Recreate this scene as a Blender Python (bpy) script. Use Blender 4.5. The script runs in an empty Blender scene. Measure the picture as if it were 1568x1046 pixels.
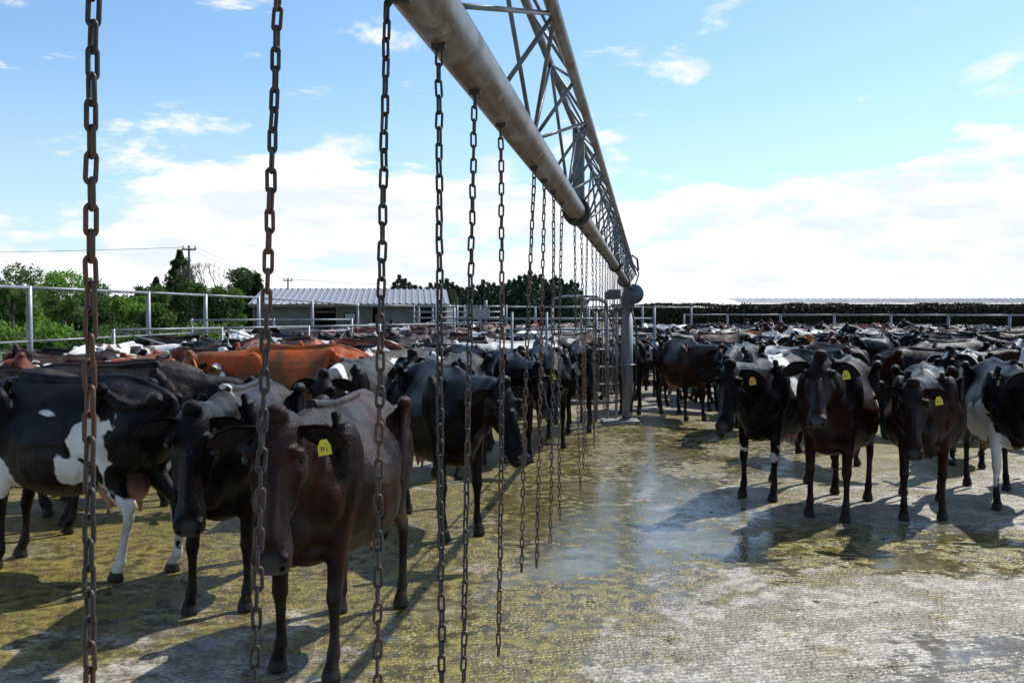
import bpy, math, random
import numpy as np
from mathutils import Vector, Matrix
R = math.radians
random.seed(7); rng = np.random.default_rng(7)
scene = bpy.context.scene

# ------------------------------------------------------------------ helpers
def V(*a): return Vector(a)
class MB:
    def __init__(s): s.v=[]; s.f=[]; s.m=[]; s.sm=[]
    def add(s, verts, faces, mat=0, smooth=False):
        o=len(s.v); s.v.extend([tuple(x) for x in verts])
        for f in faces:
            s.f.append(tuple(i+o for i in f)); s.m.append(mat); s.sm.append(smooth)
    def box(s, c, size, mat=0, rz=0.0):
        hx,hy,hz=[k/2 for k in size]; ca,sa=math.cos(rz),math.sin(rz); vs=[]
        for x in(-hx,hx):
            for y in(-hy,hy):
                for z in(-hz,hz): vs.append((c[0]+x*ca-y*sa,c[1]+x*sa+y*ca,c[2]+z))
        s.add(vs,[(0,1,3,2),(4,6,7,5),(0,4,5,1),(2,3,7,6),(0,2,6,4),(1,5,7,3)],mat)
    def loft(s, rings, mat=0, smooth=True, closed=False):
        n=len(rings[0]); vs=[p for r in rings for p in r]; fs=[]
        L=len(rings); rngi=L if closed else L-1
        for i in range(rngi):
            a=i*n; b=((i+1)%L)*n
            for j in range(n):
                k=(j+1)%n; fs.append((a+j,a+k,b+k,b+j))
        if not closed:
            vs.append(sum((Vector(p) for p in rings[0]),Vector())/n)
            vs.append(sum((Vector(p) for p in rings[-1]),Vector())/n)
            c0=L*n; c1=c0+1
            for j in range(n):
                k=(j+1)%n; fs.append((k,j,c0)); fs.append(((L-1)*n+j,(L-1)*n+k,c1))
        s.add(vs,fs,mat,smooth)
    def cyl(s,p0,p1,r,r1=None,n=10,mat=0):
        p0=Vector(p0);p1=Vector(p1);r1=r if r1 is None else r1
        t=(p1-p0).normalized(); a=V(0,0,1) if abs(t.z)<.9 else V(1,0,0)
        u=t.cross(a).normalized(); w=t.cross(u)
        s.loft([[p+ (u*math.cos(k*2*math.pi/n)+w*math.sin(k*2*math.pi/n))*rr for k in range(n)] for p,rr in((p0,r),(p1,r1))],mat)
    def path(s,pts,r,n=8,mat=0,side=V(0,1,0)):
        s.tube([(Vector(p),r,r) for p in pts],side,n,mat,sub=1)
    def tube(s,pts,side=V(0,1,0),n=14,mat=0,sub=3):
        A=np.array([[p[0][0],p[0][1],p[0][2],p[1],p[2]] for p in pts],float)
        if sub>1:
            out=[]; N=len(A)
            for i in range(N-1):
                p0=A[max(i-1,0)];p1=A[i];p2=A[i+1];p3=A[min(i+2,N-1)]
                for k in range(sub):
                    t=k/sub
                    out.append(.5*((2*p1)+(-p0+p2)*t+(2*p0-5*p1+4*p2-p3)*t*t+(-p0+3*p1-3*p2+p3)*t**3))
            out.append(A[-1]); A=np.array(out)
        rings=[]; side=Vector(side)
        for i in range(len(A)):
            a=A[max(i-1,0)][:3]; b=A[min(i+1,len(A)-1)][:3]
            t=Vector(b-a).normalized(); sd=side-t*side.dot(t)
            if sd.length<1e-3: sd=t.orthogonal()
            sd.normalize(); u=t.cross(sd); c=Vector(A[i][:3])
            rings.append([c+sd*(A[i][3]*math.cos(k*2*math.pi/n))+u*(A[i][4]*math.sin(k*2*math.pi/n)) for k in range(n)])
        s.loft(rings,mat)
    def ell(s,c,r,mat=0,n=12,m=8,M=None):
        vs=[];fs=[]
        for i in range(m+1):
            th=math.pi*i/m
            for j in range(n):
                ph=2*math.pi*j/n
                p=V(r[0]*math.sin(th)*math.cos(ph),r[1]*math.sin(th)*math.sin(ph),r[2]*math.cos(th))
                if M: p=M@p
                vs.append(Vector(c)+p)
        for i in range(m):
            for j in range(n):
                k=(j+1)%n; fs.append((i*n+j,(i+1)*n+j,(i+1)*n+k,i*n+k))
        s.add(vs,fs,mat,True)
    def mesh(s,name,mats=()):
        me=bpy.data.meshes.new(name); me.from_pydata(s.v,[],s.f)
        for m in mats: me.materials.append(m)
        me.polygons.foreach_set('material_index',s.m); me.polygons.foreach_set('use_smooth',s.sm)
        me.update(); return me
    def obj(s,name,mats=(),parent=None):
        me=s.mesh(name,mats); o=bpy.data.objects.new(name,me); scene.collection.objects.link(o)
        if parent: o.parent=parent
        return o
def empty(name,loc=(0,0,0)):
    e=bpy.data.objects.new(name,None); e.location=loc; e.empty_display_size=.3
    scene.collection.objects.link(e); return e

# ------------------------------------------------------------------ node helper
class NT:
    def __init__(s,name):
        s.mat=bpy.data.materials.new(name); s.mat.use_nodes=True
        s.t=s.mat.node_tree; s.b=s.t.nodes['Principled BSDF']; s.out=s.t.nodes['Material Output']
    def n(s,typ,**kw):
        nd=s.t.nodes.new(typ)
        for k,v in kw.items():
            setattr(nd,k,v)
        return nd
    def l(s,a,b): s.t.links.new(a,b)
    def put(s,sock,v):
        if isinstance(v,bpy.types.NodeSocket): s.l(v,sock)
        else: sock.default_value=v
    def math(s,op,a,b=0.0,c=0.0,clamp=False):
        nd=s.n('ShaderNodeMath',operation=op,use_clamp=clamp)
        s.put(nd.inputs[0],a);s.put(nd.inputs[1],b)
        if len(nd.inputs)>2: s.put(nd.inputs[2],c)
        return nd.outputs[0]
    def mix(s,f,a,b,bt='MIX'):
        nd=s.n('ShaderNodeMix',data_type='RGBA',blend_type=bt)
        s.put(nd.inputs[0],f)
        for i,x in((6,a),(7,b)):
            if not isinstance(x,bpy.types.NodeSocket): x=(*x,1) if len(x)==3 else x
            s.put(nd.inputs[i],x)
        return nd.outputs[2]
    def noise(s,vec,scale,detail=4,rough=.55,dist=0):
        nd=s.n('ShaderNodeTexNoise'); 
        if vec is not None: s.l(vec,nd.inputs['Vector'])
        nd.inputs['Scale'].default_value=scale;nd.inputs['Detail'].default_value=detail
        nd.inputs['Roughness'].default_value=rough;nd.inputs['Distortion'].default_value=dist
        return nd.outputs[0]
    def ss(s,x,lo,hi,tlo=0.,thi=1.):
        nd=s.n('ShaderNodeMapRange',interpolation_type='SMOOTHSTEP'); s.put(nd.inputs[0],x)
        for i,v in((1,lo),(2,hi),(3,tlo),(4,thi)): s.put(nd.inputs[i],v)
        return nd.outputs[0]
    def mapping(s,vec,scale=(1,1,1),loc=(0,0,0),rot=(0,0,0)):
        nd=s.n('ShaderNodeMapping'); s.l(vec,nd.inputs[0]); s.put(nd.inputs[1],loc)
        nd.inputs[2].default_value=rot; nd.inputs[3].default_value=scale; return nd.outputs[0]
    def coord(s,k='Object'): return s.n('ShaderNodeTexCoord').outputs[k]
    def pos(s): return s.n('ShaderNodeNewGeometry').outputs['Position']
    def attr(s,name):
        nd=s.n('ShaderNodeAttribute',attribute_name=name); return nd.outputs['Fac']
    def bump(s,h,strength=.3,dist=.01,normal=None):
        nd=s.n('ShaderNodeBump'); s.l(h,nd.inputs['Height']); s.put(nd.inputs['Strength'],strength)
        nd.inputs['Distance'].default_value=dist
        if normal: s.l(normal,nd.inputs['Normal'])
        return nd.outputs[0]
    def set(s,**kw):
        for k,v in kw.items():
            key=k.replace('_',' ')
            if not isinstance(v,bpy.types.NodeSocket) and isinstance(v,tuple) and len(v)==3: v=(*v,1)
            s.put(s.b.inputs[key],v)
        return s.mat

def simple(name,col,rough=.6,metal=0,var=.35,scale=8,bump=.15,col2=None,spec=.5):
    t=NT(name); p=t.pos(); n=t.noise(p,scale,3); n2=t.noise(p,scale*6,2)
    c2=col2 or tuple(c*(1-var) for c in col)
    c=t.mix(t.ss(n,.35,.65),col,c2)
    t.set(Base_Color=c,Roughness=t.ss(n2,.3,.7,rough-.08,rough+.08),Metallic=metal,Specular_IOR_Level=spec)
    if bump: t.set(Normal=t.bump(n2,bump,.005))
    return t.mat

M_galv=simple('galvanised_steel',(.15,.16,.17),.5,.2,.45,9,0)
M_rail=simple('galvanised_rail',(.27,.29,.31),.5,.3,.3,3,0)
M_dark=simple('dark_rubber',(.02,.02,.02),.6,0,bump=0)
M_motor=simple('grey_blue_paint',(.10,.13,.16),.45,.1,bump=0)
M_conc=simple('concrete_block',(.35,.33,.29),.85)

# weathered pipe
t=NT('weathered_pipe'); p=t.pos(); q=t.mapping(p,(9,2.2,9),rot=(0,0,.138))
a=t.noise(q,1.6,5,.6,.4); b=t.noise(p,26,4,.65); n_=t.n('ShaderNodeNewGeometry'); sz=t.n('ShaderNodeSeparateXYZ'); t.l(n_.outputs['Position'],sz.inputs[0])
under=t.ss(sz.outputs[2],2.325,2.290,0,.10)   # rust runs collect on the lower half of the tube
c=t.mix(t.ss(t.math('ADD',a,under),.49,.62),(.17,.17,.172),(.105,.068,.045)); c=t.mix(t.ss(b,.52,.70,0,.75),c,(.27,.265,.26)); c=t.mix(t.ss(t.noise(p,6,3),.57,.68,0,.8),c,(.07,.042,.028))
M_pipe=t.set(Base_Color=c,Metallic=.15,Roughness=t.ss(b,.3,.7,.33,.5),Normal=t.bump(b,.35,.003))
# rusty chain
t=NT('rusty_chain_steel'); p=t.pos(); a=t.noise(p,4.5,4); b=t.noise(p,140,2); oi=t.n('ShaderNodeObjectInfo')
rr=t.math('ADD',a,t.math('MULTIPLY',t.math('SUBTRACT',oi.outputs['Random'],.5),.22))
c=t.mix(t.ss(rr,.46,.62),(.034,.029,.027),(.10,.043,.022)); c=t.mix(t.ss(b,.52,.75,0,.6),c,(.12,.10,.085))
M_chain=t.set(Base_Color=c,Metallic=.2,Roughness=.5)

# coat
t=NT('cow_coat')
oi=t.n('ShaderNodeObjectInfo'); oc=t.coord('Object')
comb=t.n('ShaderNodeCombineXYZ'); rr=t.math('MULTIPLY',oi.outputs['Random'],37.)
t.l(rr,comb.inputs[0]); t.l(rr,comb.inputs[1])
vm=t.n('ShaderNodeVectorMath',operation='ADD'); t.l(oc,vm.inputs[0]); t.l(comb.outputs[0],vm.inputs[1]); vec=vm.outputs[0]
pn=t.noise(vec,1.7,2,.5,.6); fn=t.noise(vec,9,3)
pn2=t.math('ADD',pn,t.math('MULTIPLY',fn,.05))
thr=t.math('SUBTRACT',.80,t.math('MULTIPLY',oi.outputs['Alpha'],.30))
patch=t.math('MULTIPLY',t.math('SUBTRACT',pn2,thr),70.,clamp=True)
mid=t.noise(vec,4.5,2,.5,.5)
wa=t.math('ADD',t.attr('white'),t.math('ADD',t.math('MULTIPLY',t.math('SUBTRACT',fn,.5),.08),t.math('MULTIPLY',t.math('SUBTRACT',mid,.5),.42)))
wm=t.math('MULTIPLY',wa,60.,clamp=True)
white=t.math('MAXIMUM',patch,wm)
big=t.noise(vec,2.6,2)
dark=oi.outputs['Color']
brown=t.mix(1.,dark,(2.8,1.35,1.0),'MULTIPLY')
base=t.mix(t.ss(big,.42,.64),dark,brown)
dust=t.noise(t.mapping(vec,(14,14,3)),2.2,3)
base=t.mix(t.ss(dust,.58,.85,0,.12),base,(.05,.032,.018))
base=t.mix(white,base,t.mix(t.ss(big,.4,.7),(.74,.71,.66),(.46,.41,.33)))
base=t.mix(t.attr('udder'),base,(.38,.19,.13))
base=t.mix(t.attr('muzzle'),base,(.018,.018,.020))
lg=t.math('MULTIPLY',t.attr('lowleg'),t.ss(fn,.35,.6))
base=t.mix(t.math('MULTIPLY',lg,.30),base,(.035,.026,.014))
base=t.mix(t.attr('hoof'),base,(.03,.026,.02))
st=t.noise(t.mapping(vec,(34,60,9)),3.,3,.65)
bn=t.bump(fn,.5,.018); bn=t.bump(st,.9,.006,bn)
spec=t.math('MULTIPLY',t.ss(mid,.35,.65,.08,.22),1.)
M_coat=t.set(Base_Color=base,Roughness=t.ss(st,.3,.7,.27,.46),Specular_IOR_Level=t.math('ADD',spec,t.math('MULTIPLY',t.attr('muzzle'),.35)),Normal=bn)
M_eye=simple('cow_eye',(.006,.005,.004),.08,0,bump=0)
M_nose=simple('cow_nostril',(.002,.002,.002),.5,0,bump=0,spec=.1)
M_tag=simple('yellow_ear_tag',(.72,.60,.03),.4,0,.1,bump=0)
M_tago=simple('orange_ear_tag',(.85,.45,.03),.4,0,.1,bump=0)
M_ink=simple('tag_ink',(.02,.02,.02),.5,bump=0)
M_earin=simple('cow_inner_ear',(.012,.008,.007),.7,0,.5,40,.3,spec=.15)

# ------------------------------------------------------------------ cow
def cow_mesh(name,voxel=.02,ne=22,ny=0,hy=0,hp=60,white=(),tag=None,stride=(0,0,0,0),fat=1.0,hs=1.08,face=()):
    m=MB()
    ring=[(-.87,1.22,.98,.07,1),(-.84,1.28,.88,.14,1),(-.76,1.325,.79,.205,.95),(-.64,1.355,.74,.25,.86),(-.52,1.39,.70,.27,.92),
          (-.40,1.385,.64,.27,.60),(-.25,1.368,.575,.31,.46),(-.05,1.355,.53,.345,.50),(.12,1.355,.53,.345,.50),(.28,1.37,.56,.31,.44),
          (.42,1.39,.60,.262,.36),(.55,1.375,.65,.235,.40),(.66,1.33,.70,.20,.5),(.74,1.27,.77,.15,.6),(.79,1.19,.86,.08,.8)]
    A=np.array(ring); out=[]
    for i in range(len(A)-1):
        p0=A[max(i-1,0)];p1=A[i];p2=A[i+1];p3=A[min(i+2,len(A)-1)]
        for k in range(2):
            q=k/2; out.append(.5*((2*p1)+(-p0+p2)*q+(2*p0-5*p1+4*p2-p3)*q*q+(-p0+3*p1-3*p2+p3)*q**3))
    out.append(A[-1]); rings=[]
    for x,zt,zb,w,tw in out:
        w*=fat; c=(zt+zb)/2; h=(zt-zb)/2; r=[]
        for k in range(28):
            th=2*math.pi*k/28; cs,sn=math.cos(th),math.sin(th)
            y=w*math.copysign(abs(cs)**.85,cs)
            f=1-(1-tw)*max(sn,0)**1.1 if sn>0 else 1-.12*abs(sn)
            r.append(V(x,y*f,c+h*math.copysign(abs(sn)**.9,sn)))
        rings.append(r)
    m.loft(rings)
    m.tube([(V(-.84,0,1.29),.03,.03),(V(-.5,0,1.392),.028,.03),(V(0,0,1.368),.024,.03),(V(.42,0,1.398),.042,.04)],n=8)
    for sy in(1,-1):
        m.ell((-.50,sy*.262,1.33),(.065,.045,.05)); m.ell((-.84,sy*.11,1.245),(.05,.038,.048))
        m.tube([(V(-.5,sy*.245,1.325),.028,.03),(V(-.66,sy*.20,1.2),.06,.07),(V(-.8,sy*.115,1.23),.035,.035)],n=8)
        m.tube([(V(-.49,sy*.258,1.28),.026,.03),(V(-.42,sy*.268,1.08),.028,.04),(V(-.36,sy*.255,.88),.04,.05)],n=8)
        m.ell((.44,sy*.215,1.08),(.14,.078,.25)); m.ell((.60,sy*.165,.93),(.10,.085,.12))
        m.ell((-.62,sy*.17,1.0),(.20,.11,.26)); m.ell((-.02,sy*.17,.84),(.34,.185*fat,.26))
        m.tube([(V(.40,sy*.13,1.365),.03,.03),(V(.52,sy*.228,1.08),.028,.035),(V(.62,sy*.205,.92),.04,.05)],n=8)
    m.ell((.70,0,.83),(.12,.12,.16)); m.ell((.45,0,.66),(.22,.15,.1))
    for i,sy in enumerate((1,-1)):
        dx=stride[i]; y=sy*.165
        m.tube([(V(.44,sy*.15,1.02),.09,.15),(V(.43,sy*.165,.86),.082,.12),(V(.44+dx*.3,y,.72),.064,.09),(V(.46+dx*.5,y,.58),.050,.064),(V(.475+dx*.7,y,.46),.042,.047),
                (V(.48+dx*.8,y,.41),.046,.047),(V(.478+dx*.85,y,.35),.032,.035),(V(.475+dx*.9,y,.24),.0265,.031),(V(.475+dx,y,.165),.030,.035),(V(.485+dx,y,.125),.038,.042),
                (V(.505+dx,y,.085),.033,.036),(V(.52+dx,y,.055),.045,.045),(V(.53+dx,y,.0),.055,.064)],n=12)
        dx=stride[2+i]; y=sy*.175
        m.tube([(V(-.60,sy*.15,1.08),.11,.22),(V(-.56,sy*.175,.92),.11,.20),(V(-.53+dx*.2,y,.80),.092,.15),(V(-.58+dx*.4,y,.68),.066,.095),(V(-.66+dx*.6,y,.585),.046,.062),
                (V(-.725+dx*.7,y,.515),.039,.050),(V(-.745+dx*.75,y,.45),.035,.043),(V(-.735+dx*.85,y,.36),.028,.034),(V(-.72+dx*.95,y,.24),.0275,.033),(V(-.71+dx,y,.17),.031,.036),(V(-.70+dx,y,.13),.038,.042),
                (V(-.68+dx,y,.09),.033,.036),(V(-.665+dx,y,.055),.045,.046),(V(-.655+dx,y,.0),.055,.064)],n=12)
        m.ell((-.775+dx*.7,y,.535),(.028,.024,.05))
    m.tube([(V(-.80,0,1.29),.04,.04),(V(-.90,0,1.24),.03,.03),(V(-.935,.01,1.05),.022,.022),(V(-.93,.02,.8),.018,.018),(V(-.92,.02,.62),.022,.022),(V(-.91,.02,.5),.035,.035),(V(-.9,.02,.38),.012,.012)],n=8)
    m.ell((-.47,0,.63),(.20,.145,.15))
    for a in(-.08,.07):
        for sy in(.07,-.07): m.cyl((-.47+a,sy,.53),(-.47+a,sy*1.1,.43),.02,.014,8)
    e=R(ne); n_=R(ny); Nb=V(.58,0,1.10)
    nd=V(math.cos(e)*math.cos(n_),math.cos(e)*math.sin(n_),math.sin(e))
    poll=Nb+nd*.62+V(0,0,.03)
    h=R(hp); hyr=R(ny+hy)
    D=V(math.cos(h)*math.cos(hyr),math.cos(h)*math.sin(hyr),-math.sin(h)); S=V(-math.sin(hyr),math.cos(hyr),0); U=D.cross(S)
    sd=V(-math.sin(n_*.7),math.cos(n_*.7),0)
    thr=poll+D*.13-U*.05
    m.tube([(Nb+V(-.22,0,-.02),.17,.25),(Nb+V(.0,0,.0),.16,.255),(Nb+nd*.20+V(0,0,.0),.13,.205),(Nb+nd*.38,.105,.165),(Nb+nd*.53,.095,.135),(poll+D*.06-U*.055,.085,.11)],side=sd,n=16)
    m.tube([(V(.74,0,.80),.04,.06),(Nb+nd*.28-V(0,0,.21),.022,.06),(thr-U*.08,.025,.04)],n=8)
    for sy in(1,-1):   # loose neck folds
        for f_ in(.12,.26,.38):
            c=Nb+nd*f_; w_=.160-.13*f_
            m.tube([(c+V(-.01,sy*w_*.75,.13-.1*f_),.010,.012),(c+V(.0,sy*w_*1.0,.0),.013,.016),(c+V(.01,sy*w_*.72,-.15+.1*f_),.010,.014)],n=6)
    sec=[(-.05,.035,-.06,.05),(-.015,.085,-.11,.080),(.05,.096,-.15,.100),(.13,.086,-.172,.106),(.19,.070,-.165,.096),(.27,.058,-.135,.073),(.35,.048,-.10,.060),(.43,.040,-.085,.061),(.49,.036,-.085,.072),(.53,.030,-.084,.079),(.565,.014,-.072,.070),(.588,-.010,-.05,.045)]
    H=lambda a_,b_,c_=0: poll+D*(a_*hs)+U*(b_*hs)+S*(c_*hs)
    m.tube([(H(s_[0],(s_[1]+s_[2])/2),s_[3]*hs,(s_[1]-s_[2])/2*hs) for s_ in sec],side=S,n=20,sub=2)
    m.ell(H(-.015,.085),(.055,.06,.05)); m.tube([(H(.20,.062),.034,.02),(H(.34,.052),.03,.018),(H(.48,.038),.03,.018)],side=S,n=8)
    for sy in(1,-1):
        m.ell(H(.135,.062,sy*.092),(.045,.036,.028)); m.ell(H(.17,-.10,sy*.070),(.08,.05,.07))
        m.tube([(H(.19,.0,sy*.096),.016,.022),(H(.28,-.03,sy*.079),.015,.02),(H(.36,-.04,sy*.061),.01,.015)],n=6)
        m.ell(H(.535,.004,sy*.046),(.032,.030,.030))
        m.tube([(H(.40,-.050,sy*.058),.008,.008),(H(.48,-.052,sy*.070),.010,.010),(H(.55,-.050,sy*.062),.010,.010)],n=6)
    me=m.mesh(name+'_src'); ob=bpy.data.objects.new('src',me); scene.collection.objects.link(ob)
    md=ob.modifiers.new('r','REMESH'); md.mode='VOXEL'; md.voxel_size=voxel; md.use_smooth_shade=True
    sm=ob.modifiers.new('s','SMOOTH'); sm.factor=.5; sm.iterations=max(2,int(.04/voxel))
    dg=bpy.context.evaluated_depsgraph_get(); ev=ob.evaluated_get(dg); bme=bpy.data.meshes.new_from_object(ev)
    k=MB(); k.add([v.co[:] for v in bme.vertices],[tuple(p.vertices) for p in bme.polygons],0,True)
    bpy.data.objects.remove(ob); bpy.data.meshes.remove(me); bpy.data.meshes.remove(bme)
    for sy in(1,-1):
        b0=H(.03,.02,sy*.082)
        dr=(S*sy*1.0+D*.10-U*.22).normalized(); fc_=(U*.65+D*.65).normalized(); wd=dr.cross(fc_).normalized(); fc_=wd.cross(dr)
        rings=[]
        for tt,w in((0,.026),(.12,.034),(.3,.050),(.48,.059),(.66,.054),(.82,.038),(.94,.018),(1,.004)):
            c=b0+dr*(tt*.235)-V(0,0,1)*(.035*tt*tt); r=[]
            for q in range(16):
                th=2*math.pi*q/16; x=math.cos(th); y=math.sin(th)
                r.append(c+wd*(w*x)+fc_*(y*.009+ (.5*x*x-.35)*w*.8))
            rings.append(r)
        k.loft(rings,0)
        rings=[]
        for tt,w in((.1,.012),(.3,.030),(.5,.040),(.7,.034),(.88,.013)):
            c=b0+dr*(tt*.235)-V(0,0,1)*(.035*tt*tt)
            rings.append([c+wd*(w*math.cos(2*math.pi*q/12))+fc_*(math.sin(2*math.pi*q/12)*.004+.010+(.5*math.cos(2*math.pi*q/12)**2*.5-.35)*w*.5) for q in range(12)])
        k.loft(rings,4)
        k.ell(H(.155,.042,sy*.110),(.024,.021,.022),1,10,8)
        k.ell(H(.568,-.006,sy*.042),(.017,.017,.015),2,8,6)
        if tag and (sy==1 if tag[0]=='L' else sy==-1):
            c=b0+dr*.11+fc_*.02-V(0,0,.015); tm=3 if tag[1]=='y' else 5
            d2=V(0,0,-1)+dr*.15; s2=dr-d2*dr.dot(d2); s2.normalize(); f2=s2.cross(d2); 
            if f2.dot(D)<0: f2=-f2
            vs=[]
            outl=[(-.014,.0),(.014,.0),(.029,.028),(.031,.07),(-.031,.07),(-.029,.028)]
            for o_ in(0,.004):
                for a_,b_ in outl: vs.append(c+s2*a_+d2*b_+f2*(.012+o_))
            k.add(vs,[(0,1,2,3,4,5),(6,7,8,9,10,11)]+[(i,(i+1)%6,(i+1)%6+6,i+6) for i in range(6)],tm)
            for a_,b_,w_,h_ in((-.016,.040,.004,.020),(-.007,.040,.004,.020),(.004,.032,.012,.003),(.008,.045,.003,.020)):
                q=[c+s2*(a_+i*w_)+d2*(b_-.01+j*h_)+f2*.0175 for i,j in((0,0),(1,0),(1,1),(0,1))]
                k.add(q,[(0,1,2,3)],6)
    me=k.mesh(name,(M_coat,M_eye,M_nose,M_tag,M_earin,M_tago,M_ink))
    n=len(me.vertices); co=np.empty(n*3); me.vertices.foreach_get('co',co); co=co.reshape(-1,3)
    def put(nm,a):
        at=me.attributes.new(nm,'FLOAT','POINT'); at.data.foreach_set('value',np.ascontiguousarray(a,dtype=np.float32))
    mz=np.array(H(.56,-.03)); d=np.linalg.norm(co-mz,axis=1); put('muzzle',np.clip((.09-d)/.03,0,1))
    put('hoof',np.clip((.065-co[:,2])/.012,0,1)); put('lowleg',np.clip((.55-co[:,2])/.2,0,1))
    d=np.linalg.norm((co-np.array([-.47,0,.60]))/np.array([.20,.16,.20]),axis=1); put('udder',np.clip((1.02-d)/.12,0,1))
    w=np.full(n,-1.)
    wl_=[(x,y,z,r) for (x,y,z,r) in white]
    for (a_,b_,c_,r) in face:
        q=H(a_,b_,c_); wl_.append((q.x,q.y,q.z,r))
    for (x,y,z,r) in wl_: w=np.maximum(w,r-np.linalg.norm(co-np.array([x,y,z]),axis=1))
    put('white',w)
    return me

fg_pos=[]
def put_cow(me,front,a,color=(.014,.011,.010,0),sc=1.0,parent=None,name='cow',wide=1.0):
    h=V(-math.sin(R(a)),-math.cos(R(a)))
    o=bpy.data.objects.new(name,me); scene.collection.objects.link(o)
    o.location=(front[0]-.5*h.x*sc,front[1]-.5*h.y*sc,.006); o.rotation_euler=(0,0,R(-90-a)); o.scale=(sc,sc*wide,sc)
    o.color=color
    if parent: o.parent=parent
    else: fg_pos.append((o.location.x-.1*h.x,o.location.y-.1*h.y,h.x,h.y))
    return o
BK=(.0030,.0026,.0026,0); BR=(.0095,.0046,.0030,0)
def bk(a): return (*BK[:3],a)
vx=.0115
put_cow(cow_mesh('cow_a',vx,ne=24,ny=12,hy=2,hp=66,tag='Ly',stride=(.06,-.04,-.05,.12),fat=1.0,hs=1.14),(-1.08,5.09),9,(.0105,.0052,.0035,0))
put_cow(cow_mesh('cow_b',vx,ne=16,ny=8,hy=4,hp=66,stride=(.0,.08,.05,-.1),tag=None,white=[(.42,.0,1.42,.05)],hs=1.14),(-1.86,6.2),2,BK)
put_cow(cow_mesh('cow_c',vx,ne=10,ny=10,hp=50,white=[(-.42,.33,.92,.17),(-.34,.33,.70,.16),(-.48,.3,1.08,.10),(-.70,.2,.33,.28),(-.22,.18,1.33,.10),(.55,.2,.72,.2),(-.66,-.2,.25,.25)],stride=(0,.1,.12,-.08)),(-3.75,7.35),108,BK,1.02)
put_cow(cow_mesh('cow_d',vx,ne=10,ny=20,hy=10,hp=55,white=[]),(-3.2,12.2),98,(.17,.070,.022,0),1.06)
put_cow(cow_mesh('cow_e',vx,ne=12,ny=10,hy=8,hp=60,stride=(0,.12,.0,.12),white=[(-.35,.1,.55,.16)]),(-.45,8.25),-20,BK,1.03)
put_cow(cow_mesh('cow_f',vx,ne=8,ny=10,hp=60,tag='Ly'),(.06,12.3),-10,BK)
put_cow(cow_mesh('cow_g',vx,ne=16,ny=-4,hy=12,hp=56,tag='Lo',face=[(.12,.10,0,.045)],white=[(.14,-.05,1.36,.17),(-.1,.12,1.4,.14),(.48,-.17,.5,.1),(.48,.17,.45,.09),(-.45,.2,.6,.14),(.2,.3,1.1,.12)],stride=(.03,-.05,0,.1)),(2.5,9.9),32,bk(.25),1.03)
put_cow(cow_mesh('cow_h',vx,ne=27,ny=6,hy=2,hp=48,tag='Ly',white=[(-.2,.34,1.0,.11)],stride=(.04,-.05,.1,-.1)),(2.90,8.95),29,BR,1.03)
put_cow(cow_mesh('cow_i',vx,ne=12,ny=-10,hy=14,hp=66,tag='Ly',white=[(.35,.1,1.42,.12)],stride=(-.08,.05,.1,-.1),fat=1.04),(3.76,8.9),22,BR,.99)
put_cow(cow_mesh('cow_j',vx,ne=20,ny=4,hy=10,hp=52,tag='Lo',face=[(.1,.1,0,.06),(.25,.07,0,.05)],white=[(.5,-.17,.45,.24),(.5,.17,.45,.28),(.3,-.3,.8,.22),(0,.2,1.3,.22)],stride=(-.04,.05,.1,-.1)),(4.85,9.4),14,BK)
var=[cow_mesh('cow_v1',.021,ne=12,ny=15,hp=55),cow_mesh('cow_v2',.021,ne=24,ny=-18,hy=-10,hp=45,stride=(.1,-.1,.1,-.1),face=[(.1,.09,0,.07),(.28,.06,0,.06)]),
     cow_mesh('cow_v3',.021,ne=2,ny=5,hp=50,stride=(-.1,.05,0,.1),fat=1.08),cow_mesh('cow_v4',.021,ne=-12,ny=-10,hp=60,fat=.95),cow_mesh('cow_v5',.021,ne=18,ny=30,hy=20,hp=50,face=[(.08,.1,0,.06)]),
     cow_mesh('cow_v6',.021,ne=32,ny=-25,hy=-15,hp=38),cow_mesh('cow_v7',.021,ne=-28,ny=25,hp=70,stride=(.12,-.1,0,.1)),cow_mesh('cow_v8',.021,ne=16,ny=-45,hy=-25,hp=52,fat=1.05)]
for (x,y,a,mi,c) in [(-1.75,9.9,15,0,bk(.2)),(-3.3,9.4,-100,2,bk(.35)),(-4.6,9.9,75,2,(.02,.009,.006,.3)),(-.75,11.2,12,1,BK),
                     (.55,13.6,-8,3,BK),(1.05,15.4,5,0,bk(.4)),(-.45,13.9,-25,4,BR),(-1.9,12.4,40,7,bk(.85)),
                     (-4.9,7.9,60,0,bk(.6)),(-2.9,14.9,120,2,bk(.9)),(4.1,12.0,-20,3,BK),(5.6,12.0,25,1,bk(.7)),(7.1,11.2,5,5,bk(.3)),(2.2,18.2,8,1,BK),(3.2,17.1,-12,0,(.014,.008,.006,.2)),
                     (6.3,10.0,-10,6,bk(.8)),(3.4,15.0,25,2,BK),(5.1,14.6,-15,7,(.012,.006,.004,.3))]:
    put_cow(var[mi],(x,y),a,c)

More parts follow.
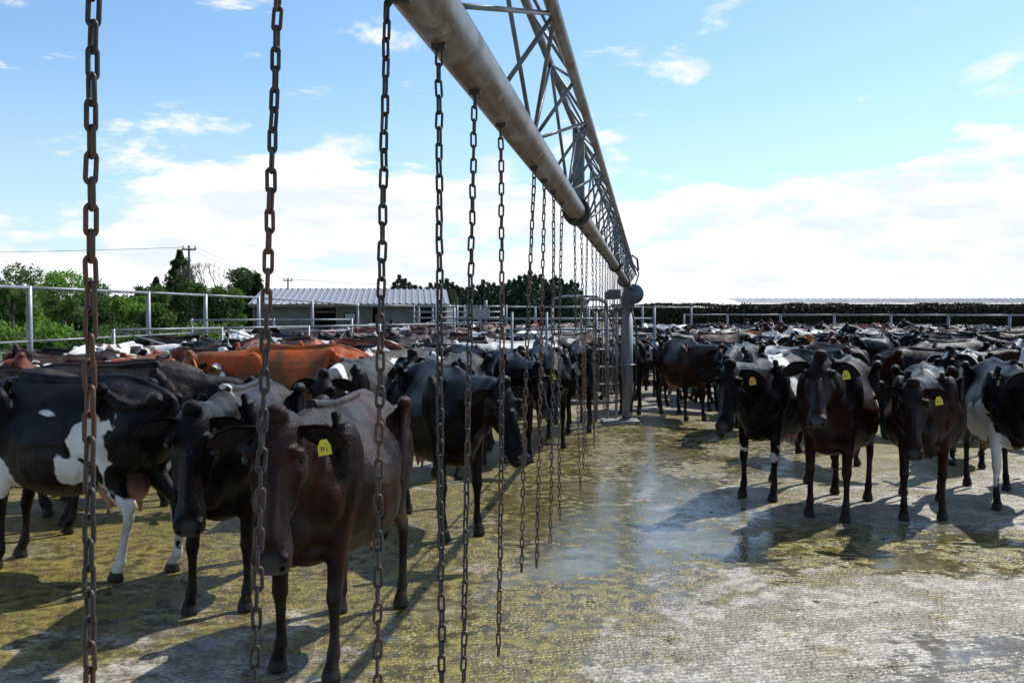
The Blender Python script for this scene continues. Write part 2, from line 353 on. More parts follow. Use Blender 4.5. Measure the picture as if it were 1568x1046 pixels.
herd=empty('cow_herd')
cnt=0
d=10.5
while d<39.5:
    x=-9.5+random.uniform(0,.5)
    while x<19:
        X=x+random.uniform(-.25,.25); Y=d+random.uniform(-.6,.6)
        line=.1387*Y-.3
        fx=-8.4+(Y-12)*.085
        rx=30 if Y<20 else 19.5-(Y-33)*.62
        ok = X>fx+1.0 and X<rx-1.0
        if Y<18.6:
            ok = ok and (X<line-.8 or (X>line+1.7 and Y>14.2 and X>3.4+(18.6-Y)*.15))
        for (px,py,hx,hy_) in fg_pos:
            if (px-X)**2+(py-Y)**2<1.2**2: ok=False;break
        if ok:
            a=random.gauss(0,45) if X>line else random.choice([random.gauss(0,35),random.gauss(60,45),random.gauss(175,30),random.gauss(-80,30)])
            r_=random.random()
            lf=.10 if X<line else 0
            if r_<.62-lf: c=random.choice([BK,BK,BR])[:3]
            elif r_<.86-lf: c=(.022,.010,.006)
            elif r_<.96: c=(.075,.028,.012)
            else: c=(.20,.085,.032)
            wl=random.random(); al=0.1 if wl<.36 else random.uniform(.45,.95) if wl<.90 else 1.3
            put_cow(random.choice(var),(X,Y),a,(*c,al),random.uniform(.89,1.06),parent=herd,wide=random.uniform(.94,1.08))
            cnt+=1
        x+=.98
    d+=1.75
print('herd',cnt)

# ------------------------------------------------------------------ backing gate truss
AX=V(.1387,1,0).normalized(); SX=V(AX.y,-AX.x,0)
def T(dd,off,z): return V(.1387*dd+off,dd,z)
gate=empty('backing_gate_truss')
m=MB()
m.path([T(-3+i*1.0,-.30,2.32) for i in range(20)]+[T(16.9,-.30,2.32)],.0385,24)
m.obj('main_pipe',(M_pipe,),gate)
m=MB(); mB=lambda dd:T(dd,-.19,2.50); mC=lambda dd:T(dd,-.31,2.68)
m.path([mB(-3+i) for i in range(20)],.0145,10,1); m.path([mC(-3+i) for i in range(20)],.012,10)
pn=.56; i=0; dd=-3.05
while dd<15.8:
    a_=T(dd,-.30,2.345); an=T(dd+pn,-.30,2.345)
    m.cyl(a_,mB(dd),.0055,n=6); m.cyl(mB(dd),mC(dd),.005,n=6)
    if i%2==0: m.cyl(a_,mB(dd+pn),.005,n=6); m.cyl(a_,mC(dd+pn),.0055,n=6); m.cyl(mB(dd),mC(dd+pn),.0045,n=6)
    else: m.cyl(mB(dd),an,.005,n=6); m.cyl(mC(dd),an,.0055,n=6); m.cyl(mC(dd),mB(dd+pn),.0045,n=6)
    dd+=pn; i+=1
m.obj('truss_lattice',(M_galv,M_pipe),gate)
m=MB()
for dd in(4.3,9.4,14.0):
    m.box(T(dd,-.305,2.52),(.05,.05,.36),0,-.138)
m.obj('king_posts',(M_motor,),gate)
m=MB()
for dd in(4.12,8.9,13.6):
    for o_ in(-.03,.03):
        m.cyl(T(dd+o_-.012,-.30,2.32),T(dd+o_+.012,-.30,2.32),.058,n=20)
    for q in range(6):
        an=q*math.pi/3; c=T(dd,-.30,2.32)+SX*(.05*math.cos(an))+V(0,0,.05*math.sin(an)); m.cyl(c-AX*.055,c+AX*.055,.007,n=6)
m.obj('pipe_couplings',(M_dark,),gate)

def chain(top,bot,pitch=.0222,wire=.0019,hi=True):
    top=Vector(top);bot=Vector(bot); L=(bot-top).length; n=int(L/pitch); P=16 if hi else 10; C=8 if hi else 5
    ol=pitch+2*wire*.95; hw=.0049; vs=[];fs=[]; dirn=(bot-top).normalized()
    ph0=random.uniform(0,3); sx_=random.uniform(-.004,.004)
    for i in range(n):
        c=top+(bot-top)*((i+.5)/n)+V(math.sin(i/n*3.14)*sx_*2,0,0)+V(random.uniform(-1,1),random.uniform(-1,1),0)*.0006
        ph=ph0+ (math.pi/2 if i%2 else 0)+random.uniform(-.25,.25)+i*.02
        u=V(math.cos(ph),math.sin(ph),0); n_=V(-math.sin(ph),math.cos(ph),0); st=(ol/2-hw); base=len(vs)
        tl=random.uniform(-.06,.06)
        w_=(dirn+u*tl).normalized(); u=(u-w_*u.dot(w_)).normalized()
        for k in range(P):
            th=2*math.pi*(k+.5)/P; cx=hw*math.cos(th); cz=hw*math.sin(th)+math.copysign(st,math.sin(th))
            rad=(u*math.cos(th)+w_*math.sin(th)); pc=c+u*(cx*(1-.10) )+w_*cz
            for q in range(C):
                al=2*math.pi*q/C; vs.append(pc+rad*(wire*math.cos(al))+n_*(wire*math.sin(al)))
        for k in range(P):
            k2=(k+1)%P
            for q in range(C):
                q2=(q+1)%C; fs.append((base+k*C+q,base+k2*C+q,base+k2*C+q2,base+k*C+q2))
    mm=MB(); mm.add(vs,fs,0,True); return mm
chs=[]
zt=2.275
chs.append((V(-.357,.85,zt+.03),V(-.372,.85,1.16)))
chs.append((V(-.258,1.1,zt+.03),V(-.305,1.1,1.16)))
chs.append((V(-.152,1.2,zt),V(-.168,1.2,1.16)))
for (dd,sw) in((1.41,.004),(1.70,-.022),(2.0,-.006),(2.59,-.034),(2.84,-.022),(3.12,-.01),(3.42,-.005)):
    tp=T(dd,-.30,zt); chs.append((tp,V(tp.x+sw,tp.y,1.18+random.uniform(-.03,.03))))
dd=4.0
while dd<16:
    tp=T(dd,-.30,zt); chs.append((tp,V(tp.x+random.uniform(-.03,.03),tp.y+random.uniform(-.03,.03),1.2+random.uniform(-.05,.05)))); dd+=.42
for i,(a_,b_) in enumerate(chs):
    mm=chain(a_,b_,hi=i<10,wire=.0023 if i<2 else .002); mm.obj('hanging_chain',(M_chain,))
m=MB()
for a_,b_ in chs:
    c=T(a_.y,-.30,2.32)
    if abs(a_.x-c.x)>.03: m.cyl(V(a_.x,a_.y,a_.z+.004),V(c.x-.03,c.y,2.31),.005,n=6)
    else: m.cyl(V(a_.x,a_.y,a_.z-.004),V(c.x,c.y,2.295),.004,n=6); m.box((c.x,c.y,2.281),(.02,.012,.012),0,-.138)
m.obj('chain_lugs',(M_chain,),gate)

piv=empty('drive_pillar',(1.97,16.7,0))
m=MB(); 
m.tube([(V(0,0,.05),.095,.095),(V(0,0,2.0),.095,.095)],n=24,sub=1)
for z in(.07,1.0,1.98): m.tube([(V(0,0,z-.012),.135,.135),(V(0,0,z+.012),.135,.135)],n=24,sub=1)
m.obj('post',(M_rail,),piv)
m=MB(); m.box((-.12,0,.03),(.62,.5,.06)); m.obj('base_pad',(M_conc,),piv)
m=MB()
m.cyl((.06,-.34,2.20),(.06,-.22,2.20),.17,n=28); m.cyl((.06,-.38,2.20),(.06,-.34,2.20),.06,n=16)
m.cyl((-.10,-.3,2.42),(-.10,-.2,2.42),.10,n=20)
m.box((-.24,-.1,2.20),(.2,.28,.16)); m.cyl((-.40,-.1,2.18),(-.20,-.1,2.18),.07,n=18)
m.box((0,0,2.08),(.2,.3,.2)); m.box((-.02,0,2.3),(.10,.12,.3))
m.obj('gear_motor',(M_motor,),piv)
m=MB()
m.path([(-.05,0,2.35),(-.02,-.02,2.75),(.08,-.02,2.86),(.16,-.02,2.8),(.18,-.02,2.6)],.018)
m.path([(.1,-.1,2.3),(.18,-.1,2.55),(.1,-.1,2.7)],.012)
m.path([(.05,-.1,1.95),(.14,-.13,1.6),(.13,-.13,.7),(.05,-.1,.2)],.016)
m.path([(-.4,-.1,2.1),(-.3,-.13,1.7),(-.12,-.13,1.2),(-.11,-.13,.2)],.012)
m.obj('hydraulic_hoses',(M_dark,),piv)
fr=empty('galvanised_yard_gate',(0,0,0))
m=MB()
for z in(.35,.65,.95,1.25,1.6): m.cyl((.0,17.0,z),(1.8,16.85,z),.02)
for x in(.0,.6,1.2,1.45,1.65,1.8): m.cyl((x,17.0-.083*x,.0),(x,17.0-.083*x,1.9),.025)
m.path([(1.2,16.9,1.9),(1.22,16.9,2.05),(1.35,16.9,2.12),(1.5,16.9,2.12),(1.63,16.9,2.05),(1.65,16.9,1.9)],.025)
for z in(1.4,1.75): m.cyl((-1.3,22,z),(3.2,22,z),.025)
for x in(-1.3,-.2,.9,2.1,3.2): m.cyl((x,22,0),(x,22,2.0),.03)
m.path([(.9,22,2.0),(.95,22,2.2),(1.2,22,2.25),(1.9,22,2.25),(2.1,22,2.15),(2.1,22,2.0)],.03)
m.obj('rails_and_posts',(M_rail,),fr)

pr=empty('galvanised_pen_railing')
m=MB()
pts=[(-6.6,16.2),(-5.4,18.2),(-4.2,20.2),(-3.0,22.2),(-1.9,24.4)]
for i,(x,y) in enumerate(pts):
    m.cyl((x,y,0),(x,y,1.62),.03)
    if i: 
        for z in(1.6,1.3,1.0): m.cyl((*pts[i-1],z),(x,y,z),.022)
        m.cyl((*pts[i-1],1.6),(x,y,1.0),.012)
pts=[(-7.2,22),(-5.5,22.6),(-3.8,23.2)]
for i,(x,y) in enumerate(pts):
    m.cyl((x,y,0),(x,y,1.75),.03)
    if i:
        for z in(1.72,1.45): m.cyl((*pts[i-1],z),(x,y,z),.022)
m.obj('rails',(M_rail,),pr)
pr=empty('drafting_pen')
m=MB()
for (x0,x1,y) in((-3.4,-1.9,34),(-1.7,-.2,35),(-3.0,-1.2,37)):
    for z in(1.3,1.5,1.7,1.9,2.1): m.cyl((x0,y,z),(x1,y,z),.03)
    for x in(x0,(x0+x1)/2,x1): m.cyl((x,y,0),(x,y,2.15),.035)
m.box((-1.15,33.5,1.85),(.75,.5,.35)); m.box((-1.5,36,1.9),(.4,.4,.5)); m.cyl((-.9,33.5,1.6),(-.9,33.5,2.3),.06)
m.obj('rails_and_boxes',(M_rail,),pr)

def fence(name,pts,zt,rails,r=.04):
    e=empty(name); mp=MB(); mr=MB()
    for i,(x,y) in enumerate(pts):
        mp.cyl((x,y,0),(x,y,zt[i]+.03),.05,n=10)
        if i:
            for q in rails: mr.cyl((*pts[i-1],zt[i-1]*q),(x,y,zt[i]*q),r if q==1 else r*.6,n=8)
    mp.obj('posts',(M_rail,),e); mr.obj('rails',(M_rail,),e)
lp=[(-8.7,12.2),(-8.38,17),(-7.95,21.4),(-7.7,24.6),(-7.4,28.6),(-6.94,34),(-6.3,40),(-3.9,41),(-1.4,41.6),(1.0,42),(3.3,42),(5.6,42),(7.8,42.6)]
fence('yard_fence',lp,[2.32]*5+[2.28,2.2,2.15,2.13,2.12,2.12,2.12,2.1],(1,.6),.03)
fence('yard_fence',[(8.0,45.5),(9.9,45),(11.8,43),(13.5,41),(15.1,39),(16.5,37),(17.8,35),(18.8,33),(19.8,31),(20.6,29)],[1.78]*10,(1,.6),.033)

# ------------------------------------------------------------------ ground
t=NT('grass_paddock'); p=t.pos(); a=t.noise(p,.3,6); b=t.noise(p,9,4)
M_grass=t.set(Base_Color=t.mix(a,(.04,.07,.018),(.08,.10,.03)),Roughness=.9)
m=MB(); m.add([(-900,-200,-.012),(900,-200,-.012),(900,1500,-.012),(-900,1500,-.012)],[(0,1,2,3)]); m.obj('grass_ground',(M_grass,))
t=NT('wet_yard_concrete'); p=t.pos()
sp=t.n('ShaderNodeSeparateXYZ'); t.l(p,sp.inputs[0]); X=sp.outputs[0]; Y=sp.outputs[1]
def blob(cx,cy,rx,ry,soft=.8):
    a=t.math('POWER',t.math('DIVIDE',t.math('SUBTRACT',X,cx),rx),2.); b=t.math('POWER',t.math('DIVIDE',t.math('SUBTRACT',Y,cy),ry),2.)
    return t.ss(t.math('ADD',a,b),1.+soft,1.-soft)
n1=t.noise(p,1.1,6,.62,.3); n2=t.noise(p,2.7,5,.65,.4); n3=t.noise(p,.4,3); n4=t.noise(p,42,3,.6); n5=t.noise(p,9,4,.7)
wetb=t.math('MAXIMUM',blob(1.1,9.4,1.5,3.2),t.math('MULTIPLY',blob(3.9,7.9,2.4,1.0,.7),.8)); wetb=t.math('MAXIMUM',wetb,t.math('MULTIPLY',blob(2.2,14,2.3,3.),.8))
wetb=t.math('MAXIMUM',wetb,t.math('MULTIPLY',blob(3.2,5.0,1.4,.9),.8)); wetb=t.math('MAXIMUM',wetb,t.math('MULTIPLY',blob(-2.,6.5,3,3),.55))
wet=t.ss(t.math('ADD',t.math('MULTIPLY',wetb,.25),t.math('ADD',t.math('MULTIPLY',n1,.65),t.math('MULTIPLY',n5,.55))),.73,.83)
slb=t.math('MAXIMUM',blob(-3.0,8.5,4.5,3.),blob(.2,11.5,1.2,5.5)); slb=t.math('MAXIMUM',slb,blob(2.4,7.8,2.8,.8)); slb=t.math('MAXIMUM',slb,blob(3,14.5,4,4))
slb=t.math('MAXIMUM',slb,blob(-.3,6.6,1.3,2.0)); slb=t.math('MAXIMUM',slb,t.math('MULTIPLY',blob(1.2,9.5,2.2,3.5),.55))
sl=t.ss(t.math('ADD',t.math('MULTIPLY',slb,.26),t.math('ADD',t.math('MULTIPLY',n2,.85),t.math('MULTIPLY',n3,.3))),.64,.76)
n6=t.noise(p,2.1,5,.7)
dry=t.mix(t.ss(n5,.40,.62),(.56,.51,.42),(.25,.215,.16)); dry=t.mix(t.ss(n6,.45,.62,0,.75),dry,(.23,.19,.11)); dry=t.mix(t.ss(n4,.45,.7,0,.7),dry,(.12,.095,.06))
slc=t.mix(t.ss(n5,.38,.60),(.30,.235,.035),(.09,.07,.012))
slc=t.mix(t.ss(n1,.53,.66,0,.7),slc,(.42,.37,.23))
col=t.mix(t.math('MULTIPLY',sl,.94),dry,slc)
wetc=t.mix(.6,col,(.055,.05,.038)); col=t.mix(t.math('MULTIPLY',wet,.85),col,wetc)
spots=t.ss(t.noise(p,5.2,3,.7),.64,.70); col=t.mix(t.math('MULTIPLY',spots,.6),col,(.04,.032,.018))
wv=t.n('ShaderNodeTexWave',wave_type='BANDS',bands_direction='Y'); t.l(t.mapping(p,(1,1,1),rot=(0,0,-.25)),wv.inputs['Vector'])
wv.inputs['Scale'].default_value=7.; wv.inputs['Distortion'].default_value=5.5; wv.inputs['Detail'].default_value=2; wv.inputs['Detail Scale'].default_value=4.5; wv.inputs['Detail Roughness'].default_value=.6
vo=t.n('ShaderNodeTexVoronoi',feature='F1'); t.l(t.mapping(p,(44,26,1),rot=(0,0,.35)),vo.inputs['Vector']); vo.inputs['Scale'].default_value=1.
gro=t.math('ADD',t.math('MULTIPLY',wv.outputs['Fac'],-.55),t.math('MULTIPLY',vo.outputs['Distance'],.6))
worn=t.ss(n6,.36,.56,.35,1.)
dk=t.ss(gro,-.12,.32,0,.75); dk=t.math('MULTIPLY',t.math('MULTIPLY',dk,worn),t.math('SUBTRACT',1.,t.math('MULTIPLY',wet,.7))); col=t.mix(dk,col,(.085,.066,.035))
flat=t.math('MULTIPLY',worn,t.math('SUBTRACT',1.,t.math('MULTIPLY',wet,.88)))
hgt=t.math('ADD',t.math('MULTIPLY',gro,-1.),t.math('MULTIPLY',n4,.7))
bn=t.bump(hgt,t.math('MULTIPLY',flat,.85),.012)
rough=t.math('SUBTRACT',.48,t.math('MULTIPLY',wet,.34)); rough=t.math('SUBTRACT',rough,t.math('MULTIPLY',sl,.10),clamp=True)
rough=t.math('MAXIMUM',t.math('ADD',rough,t.math('MULTIPLY',t.math('SUBTRACT',n5,.5),.5)),.06)
M_yard=t.set(Base_Color=col,Roughness=rough,Normal=bn,Specular_IOR_Level=.5)
m=MB(); m.add([(-9.4,-4,0),(24,-4,0),(24,30,0),(8.5,46,0),(-6.8,43,0),(-8.9,12,0)],[(0,1,2,3,4,5)]); m.obj('yard_concrete',(M_yard,))
m=MB()
for i in range(48):
    y=random.uniform(4.3,13); x=random.uniform(-.4,.42*y); s_=random.uniform(.006,.016)
    for q in range(random.randint(2,5)):
        m.ell((x+random.gauss(0,.02),y+random.gauss(0,.02),.001),(s_*random.uniform(.6,1.5),s_*random.uniform(.5,1),s_*.3),0,7,4)
m.obj('dung_clods',(simple('dung',(.05,.04,.022),.7),))

# ------------------------------------------------------------------ foliage
def leafmat(name,c1,c2,c3,tl=True):
    t=NT(name); p=t.pos(); a=t.noise(p,.55,2); b=t.noise(p,4,1)
    c=t.mix(t.ss(a,.35,.65),c1,c2); c=t.mix(t.ss(b,.5,.75),c,c3)
    t.set(Base_Color=c,Roughness=.6,Specular_IOR_Level=.25)
    if tl:
        tr=t.n('ShaderNodeBsdfTranslucent'); t.l(c,tr.inputs[0]); mx=t.n('ShaderNodeMixShader'); mx.inputs[0].default_value=.45
        t.l(t.b.outputs[0],mx.inputs[1]); t.l(tr.outputs[0],mx.inputs[2]); t.l(mx.outputs[0],t.out.inputs[0])
    return t.mat
L_dark=leafmat('leaves_dark',(.035,.065,.02),(.05,.09,.025),(.08,.125,.03))
L_mid=leafmat('leaves_mid',(.07,.13,.026),(.10,.18,.035),(.14,.22,.06))
L_bright=leafmat('leaves_bright',(.12,.24,.03),(.17,.32,.045),(.22,.36,.08))
L_pine=leafmat('pine_needles',(.022,.045,.024),(.035,.065,.033),(.05,.085,.035),False)
L_hedge=leafmat('hedge_leaves',(.026,.030,.014),(.045,.043,.02),(.085,.07,.035),False)
M_bark=simple('bark',(.12,.09,.065),.9,0,.4,3,0)
def leaves(m,C,size,mat,up=.0):
    n=len(C); a=rng.normal(size=(n,3)); a/=np.linalg.norm(a,axis=1)[:,None]; b=rng.normal(size=(n,3)); b-=a*(a*b).sum(1)[:,None]; b/=np.linalg.norm(b,axis=1)[:,None]
    s_=size*rng.uniform(.6,1.3,(n,1)); a=a*s_*.5; b=b*s_*.38
    vs=np.stack([C-a,C+b,C+a,C-b],1).reshape(-1,3); fs=[(4*i,4*i+1,4*i+2,4*i+3) for i in range(n)]
    m.add(vs.tolist(),fs,mat)
def clump(c,r,n,sh=.35):
    d_=rng.normal(size=(n,3)); d_/=np.linalg.norm(d_,axis=1)[:,None]; rad=(1-sh*rng.random((n,1))**1.3)
    return np.array(c)+d_*rad*np.array(r)
def broad(name,x,y,h,w,mat,n=24,dens=170,lo=.16):
    m=MB(); m.cyl((x,y,0),(x+.1,y,h*.45),.16*h/5,.10*h/5,8,0)
    for i in range(n):
        an=random.uniform(0,6.28); rr_=w/2*.72*math.sqrt(random.random()); zz=h*random.uniform(lo,.86); k=1-.6*max(0,(zz/h-.5))*2
        c=(x+rr_*k*math.cos(an),y+rr_*k*math.sin(an),zz); s_=w*random.uniform(.12,.21)
        m.cyl((x,y,h*.3),c,.05,.02,5,0); leaves(m,clump(c,(s_,s_,s_*.8),dens),.2,1)
        leaves(m,clump(c,(s_*1.35,s_*1.35,s_*1.05),dens//6),.16,1)
    return m.obj(name,(M_bark,mat))
def conifer(name,x,y,h,w,mat,obj=None,dens=60,lay=16):
    m=obj or MB(); m.cyl((x,y,0),(x,y,h*.95),.14,.03,7,0)
    for i in range(lay):
        f=i/(lay-1); z=h*(.12+.86*f); rr_=w/2*(1-f)**.75*random.uniform(.8,1.1)+.12
        for k in range(6):
            an=random.uniform(0,6.28); c=(x+rr_*.65*math.cos(an),y+rr_*.65*math.sin(an),z+random.uniform(-.1,.2)); s_=max(.16,rr_*.5)
            leaves(m,clump(c,(s_,s_,s_*.55+.12),dens,.6),.18,1)
    return m if obj else m.obj(name,(M_bark,mat))
def cabbage(name,x,y,h,heads=6):
    m=MB(); m.cyl((x,y,0),(x,y,h*.6),.14,.1,8,0)
    for i in range(heads):
        an=i*6.28/heads+random.random(); rr_=random.uniform(.3,.9) ; c=V(x+rr_*math.cos(an),y+rr_*math.sin(an),h*random.uniform(.68,.9))
        m.cyl((x,y,h*.5),c,.07,.05,6,0)
        for k in range(110):
            dv=V(random.gauss(0,1),random.gauss(0,1),random.gauss(.35,.8)).normalized(); sd=dv.orthogonal().normalized()*.05; L=random.uniform(.5,.85)
            e_=c+dv*L-V(0,0,.12); md_=c+dv*L*.5
            m.add([c-sd*.5,md_-sd,e_,md_+sd],[(0,1,2,3)],1)
    return m.obj(name,(M_bark,L_mid))
def uX(u,d): return (u-784)/1500*d
for (u,v,w,mt,d_) in((28,400,5.4,L_mid,72),(-40,412,5.5,L_dark,70),(92,406,4.8,L_bright,70),(142,418,3.9,L_mid,74),(60,425,4.2,L_dark,78),(203,450,3.4,L_bright,60),(372,398,3.8,L_dark,74),(170,455,3.4,L_mid,66),(350,436,3,L_mid,70),(-110,396,6,L_mid,72),(262,430,3.4,L_dark,76),(10,440,4,L_mid,64),(120,450,3.6,L_dark,62),(45,458,3.2,L_bright,58),(-20,452,3.4,L_mid,58),(155,466,2.6,L_dark,56),(240,462,2.6,L_mid,58),(330,460,2.8,L_dark,62)):
    broad('broadleaf_tree',uX(u,d_),d_,1.9+(478-v)*d_/1500,w,mt,lo=.10)
conifer('conifer_tree',uX(276,72),72,6.3,4.4,L_dark,dens=95); conifer('conifer_tree',uX(240,74),74,4.3,2.6,L_dark); conifer('conifer_tree',uX(395,74),74,4.6,2.4,L_dark)
for (u,v,d_) in((18,434,55),(98,456,54),(302,428,62),(328,440,62),(-8,450,56),(232,434,62)): cabbage('cabbage_tree',uX(u,d_),d_,1.9+(478-v)*d_/1500)
m=MB()
for i in range(46):
    x_=random.uniform(-34,-13.5); y_=random.uniform(48,53); hh=random.uniform(.5,.95); ww=random.uniform(.7,1.5)
    leaves(m,clump((x_,y_,hh*.6),(ww,ww*.8,hh),330,.5),.2,i%3)
m.obj('shrub_belt',(L_dark,L_mid,L_bright))
m=MB()
def br(p,dv,L,r,k):
    q=p+dv*L; m.cyl(p,q,r,r*.65,5)
    if k>0:
        for i in range(3): br(q,(dv+V(random.gauss(0,.35),random.gauss(0,.35),random.uniform(-.05,.3))).normalized(),L*.72,r*.6,k-1)
br(V(uX(325,71),71,0),V(0,0,1),1.9,.1,5); m.obj('bare_tree',(simple('pale_bark',(.22,.18,.15),.9,bump=0),))
m=MB()
for u in range(604,885,8):
    d_=92+random.uniform(-2,2); pk=max(math.exp(-((u-815)/26)**2)*22,math.exp(-((u-852)/20)**2)*16,math.exp(-((u-618)/14)**2)*15,math.exp(-((u-742)/10)**2)*12,math.exp(-((u-690)/16)**2)*9)
    conifer('',uX(u,d_),d_,1.9+(44+pk-8+random.uniform(-4,6))*d_/1500,3.4,L_pine,obj=m,dens=34,lay=12)
m.obj('pine_tree_row',(M_bark,L_pine))
m=MB()
C=np.stack([rng.uniform(-260,-35,18000),rng.uniform(158,164,18000),rng.random(18000)**.8*3.6],1); C[:,2]*=1+.35*np.sin(C[:,0]*.13)*np.sin(C[:,0]*.047+1)
leaves(m,C,.9,0); C=np.stack([rng.uniform(-30,260,12000),rng.uniform(198,204,12000),rng.random(12000)*2.6],1); leaves(m,C,1.,0)
m.obj('distant_shelterbelt',(L_pine,))
m=MB()
x0,x1=5.2,44; y0=50; 
m.box(((x0+x1)/2,y0+.9,1.06),(x1-x0-.3,1.4,2.12),0)
n=26000; C=np.stack([rng.uniform(x0,x1,n),y0+rng.normal(0,.08,n),rng.random(n)*2.25],1); leaves(m,C,.13,1)
n=16000; C=np.stack([rng.uniform(x0,x1,n),y0+rng.uniform(0,1.8,n),2.24+rng.normal(0,.035,n)],1); C[:,2]+=.04*np.sin(C[:,0]*.9)+.03*np.sin(C[:,0]*2.7); leaves(m,C,.12,1)
m.obj('clipped_hedge',(simple('hedge_core',(.012,.015,.008),.95,bump=0),L_hedge))

# ------------------------------------------------------------------ buildings
t=NT('corrugated_roof_grey'); p=t.pos(); a=t.noise(p,.8,4); M_roof=t.set(Base_Color=t.mix(a,(.30,.31,.32),(.20,.21,.23)),Roughness=.5,Metallic=.2)
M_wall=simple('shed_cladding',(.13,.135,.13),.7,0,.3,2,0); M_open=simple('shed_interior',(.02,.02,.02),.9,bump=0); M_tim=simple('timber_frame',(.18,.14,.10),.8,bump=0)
sh=empty('milking_shed')
m=MB(); xa,xb=-12.1,-3.1; ye,yr=46.,50.; ze,zr=2.32,3.06
def roof(m,xa,xb,ye,yr,ze,zr,pitch=.3,mat=0,skew=0):
    n=int((xb-xa)/pitch); vs=[];fs=[]
    prof=[(0,0),(.12,.0),(.16,.05),(.22,.05),(.26,0)]
    xs=[(xa+i*pitch+a_,b_) for i in range(n) for a_,b_ in prof]+[(xb,0)]
    for x,b_ in xs: vs+= [(x,ye,ze+b_),(x-skew,yr,zr+b_)]
    for i in range(len(xs)-1): fs.append((2*i,2*i+2,2*i+3,2*i+1))
    m.add(vs,fs,mat)
roof(m,xa-.2,xb+.2,ye-.4,yr,ze-.05,zr,skew=.45); roof(m,xa-.2,xb+.2,yr+4.4,yr,ze-.05,zr,skew=.0)
m.obj('roof',(M_roof,),sh)
m=MB(); 
for (a_,b_) in((-12.1,-9.3),(-8.2,-6.6),(-6.2,-4.4)):
    m.box(((a_+b_)/2,ye,ze/2-.05),(b_-a_,.08,ze-.1))
m.box((xa+.04,ye+4,1.1),(.08,7.9,2.2)); m.box((xb-.04,ye+4,1.1),(.08,7.9,2.2)); m.box(((xa+xb)/2,ye+7.9,1.1),(xb-xa-.2,.08,2.2))
m.obj('walls',(M_wall,),sh)
m=MB(); 
for x in(-12.1,-9.3,-8.2,-6.6,-6.2,-4.4,-3.1): m.box((x,ye-.07,1.12),(.1,.12,2.24))
m.box(((xa+xb)/2,ye-.42,2.2),(9.3,.06,.14)); m.box((-8.75,ye-.07,1.9),(.9,.05,.06))
m.obj('frame_posts',(M_tim,),sh)
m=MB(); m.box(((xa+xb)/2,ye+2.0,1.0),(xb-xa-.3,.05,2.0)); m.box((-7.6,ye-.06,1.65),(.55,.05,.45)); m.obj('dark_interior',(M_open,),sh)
m=MB(); m.box((-7.6,ye-.09,1.65),(.45,.02,.35)); m.obj('window_pane',(simple('dusty_glass',(.25,.3,.33),.2,bump=0),),sh)
rb=empty('long_roofed_barn')
m=MB(); roof(m,17,60,72,77,2.55,2.95,.5); m.obj('roof',(simple('pale_roof',(.50,.50,.48),.5,0,.3,.6,0,col2=(.36,.32,.27)),),rb)
m=MB(); m.box((38.5,73.5,1.25),(42.6,.2,2.5)); m.obj('wall',(M_wall,),rb)
M_wood=simple('weathered_pole',(.10,.085,.07),.9,bump=0)
pp=[(uX(290,62),62,6.1),(uX(441,95),95,5.2)]
for (x,y,z) in pp:
    e=empty('power_pole',(x,y,0)); m=MB(); m.cyl((0,0,0),(0,0,z),.11,.07,8); m.box((0,0,z-.25),(.9,.1,.1)); 
    for q in(-.38,0,.38): m.cyl((q,0,z-.2),(q,0,z-.02),.035,n=6)
    m.obj('pole',(M_wood,),e)
m=MB()
def wire(a,b,sag):
    pts=[V(*a).lerp(V(*b),i/14)-V(0,0,sag*4*(i/14)*(1-i/14)) for i in range(15)]; m.path(pts,.008,5)
for q in(-.38,.38): wire((pp[0][0]+q,62,6.0),(pp[1][0]+q,95,5.1),.35); wire((pp[0][0]+q,62,6.0),(-62+q,70,6.6),.4); wire((pp[1][0]+q,95,5.1),(8,150,6),.5)
m.obj('power_lines',(M_rail,))

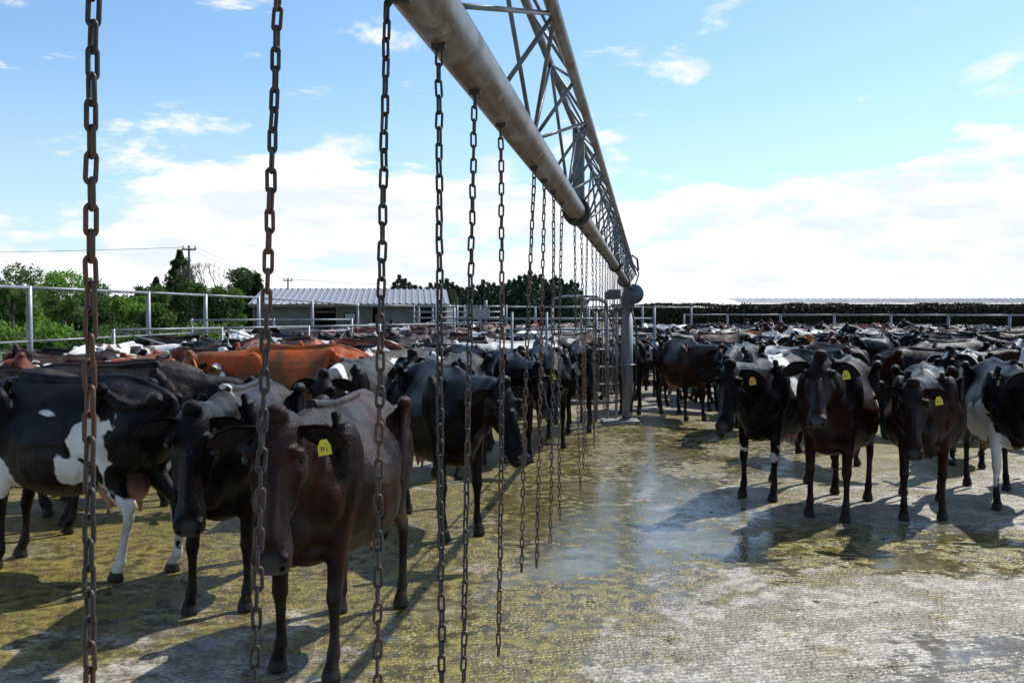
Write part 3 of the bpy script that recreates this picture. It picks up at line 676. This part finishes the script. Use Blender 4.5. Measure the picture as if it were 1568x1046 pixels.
# ------------------------------------------------------------------ sun, sky, camera
sh_dir=V(-.73,-.68,0).normalized(); el=R(50)
to_sun=V(-sh_dir.x*math.cos(el),-sh_dir.y*math.cos(el),math.sin(el))
L=bpy.data.lights.new('sun','SUN'); L.energy=5.0; L.angle=R(.5); L.color=(1,.965,.91)
so=bpy.data.objects.new('sun',L); scene.collection.objects.link(so); so.rotation_euler=to_sun.to_track_quat('Z','Y').to_euler(); so.location=to_sun*30
w=bpy.data.worlds.new('World'); scene.world=w; w.use_nodes=True; nt=w.node_tree
class WN(NT):
    def __init__(s): s.t=nt
t=WN()
bg=nt.nodes['Background']
sky=t.n('ShaderNodeTexSky',sky_type='NISHITA'); sky.sun_disc=False; sky.sun_elevation=el; sky.sun_rotation=math.atan2(to_sun.x,to_sun.y)
sky.air_density=1.0; sky.dust_density=.6; sky.ozone_density=1.5
g=t.coord('Generated'); sp=t.n('ShaderNodeSeparateXYZ'); t.l(g,sp.inputs[0]); Z=sp.outputs[2]
mp=t.mapping(g,(1,1,3.0),loc=(.3,.0,.12))
c1=t.noise(mp,4.6,9,.58,.25); c2=t.noise(t.mapping(g,(1,1,3.8),loc=(2.1,.7,.4)),10,7,.58)
c3=t.noise(t.mapping(g,(1.0,1.0,2.0),loc=(5.6,1.7,3.1)),6.5,7,.6,.3)
bias=t.ss(Z,.09,.165,.17,-.01); low=t.ss(Z,.0,.07,.10,0.)
right=t.ss(sp.outputs[0],-.05,.15,0.,.07); bias=t.math('ADD',bias,t.math('MULTIPLY',right,t.ss(Z,.12,.16,1.,0.)))
cv=t.math('ADD',t.math('ADD',c1,t.math('MULTIPLY',t.math('SUBTRACT',c2,.5),.45)),t.math('ADD',bias,low))
mask=t.ss(cv,.585,.69)
wisp=t.ss(c3,.58,.70,0,.9)
mask=t.math('MAXIMUM',mask,wisp)
shade=t.ss(c2,.36,.60)
cc=t.mix(shade,(8.7,9.3,10.),(11.,11.1,11.2))
skc=t.mix(1.,sky.outputs[0],(1.32,1.58,1.72),'MULTIPLY')
hz=t.ss(Z,-.02,.26,.60,0.); skc=t.mix(hz,skc,(7.6,9.1,10.6))
fc=t.mix(t.math('MULTIPLY',mask,.97),skc,cc)
t.l(fc,bg.inputs[0]); bg.inputs[1].default_value=.10
cam=bpy.data.cameras.new('camera'); co=bpy.data.objects.new('camera',cam); scene.collection.objects.link(co)
co.location=(0,0,1.9); co.rotation_euler=(R(90-1.72),0,0); cam.lens=34.4; cam.sensor_width=36; cam.clip_start=.05; cam.clip_end=3000
scene.camera=co
scene.view_settings.view_transform='Standard'; scene.view_settings.look='None'; scene.view_settings.exposure=0
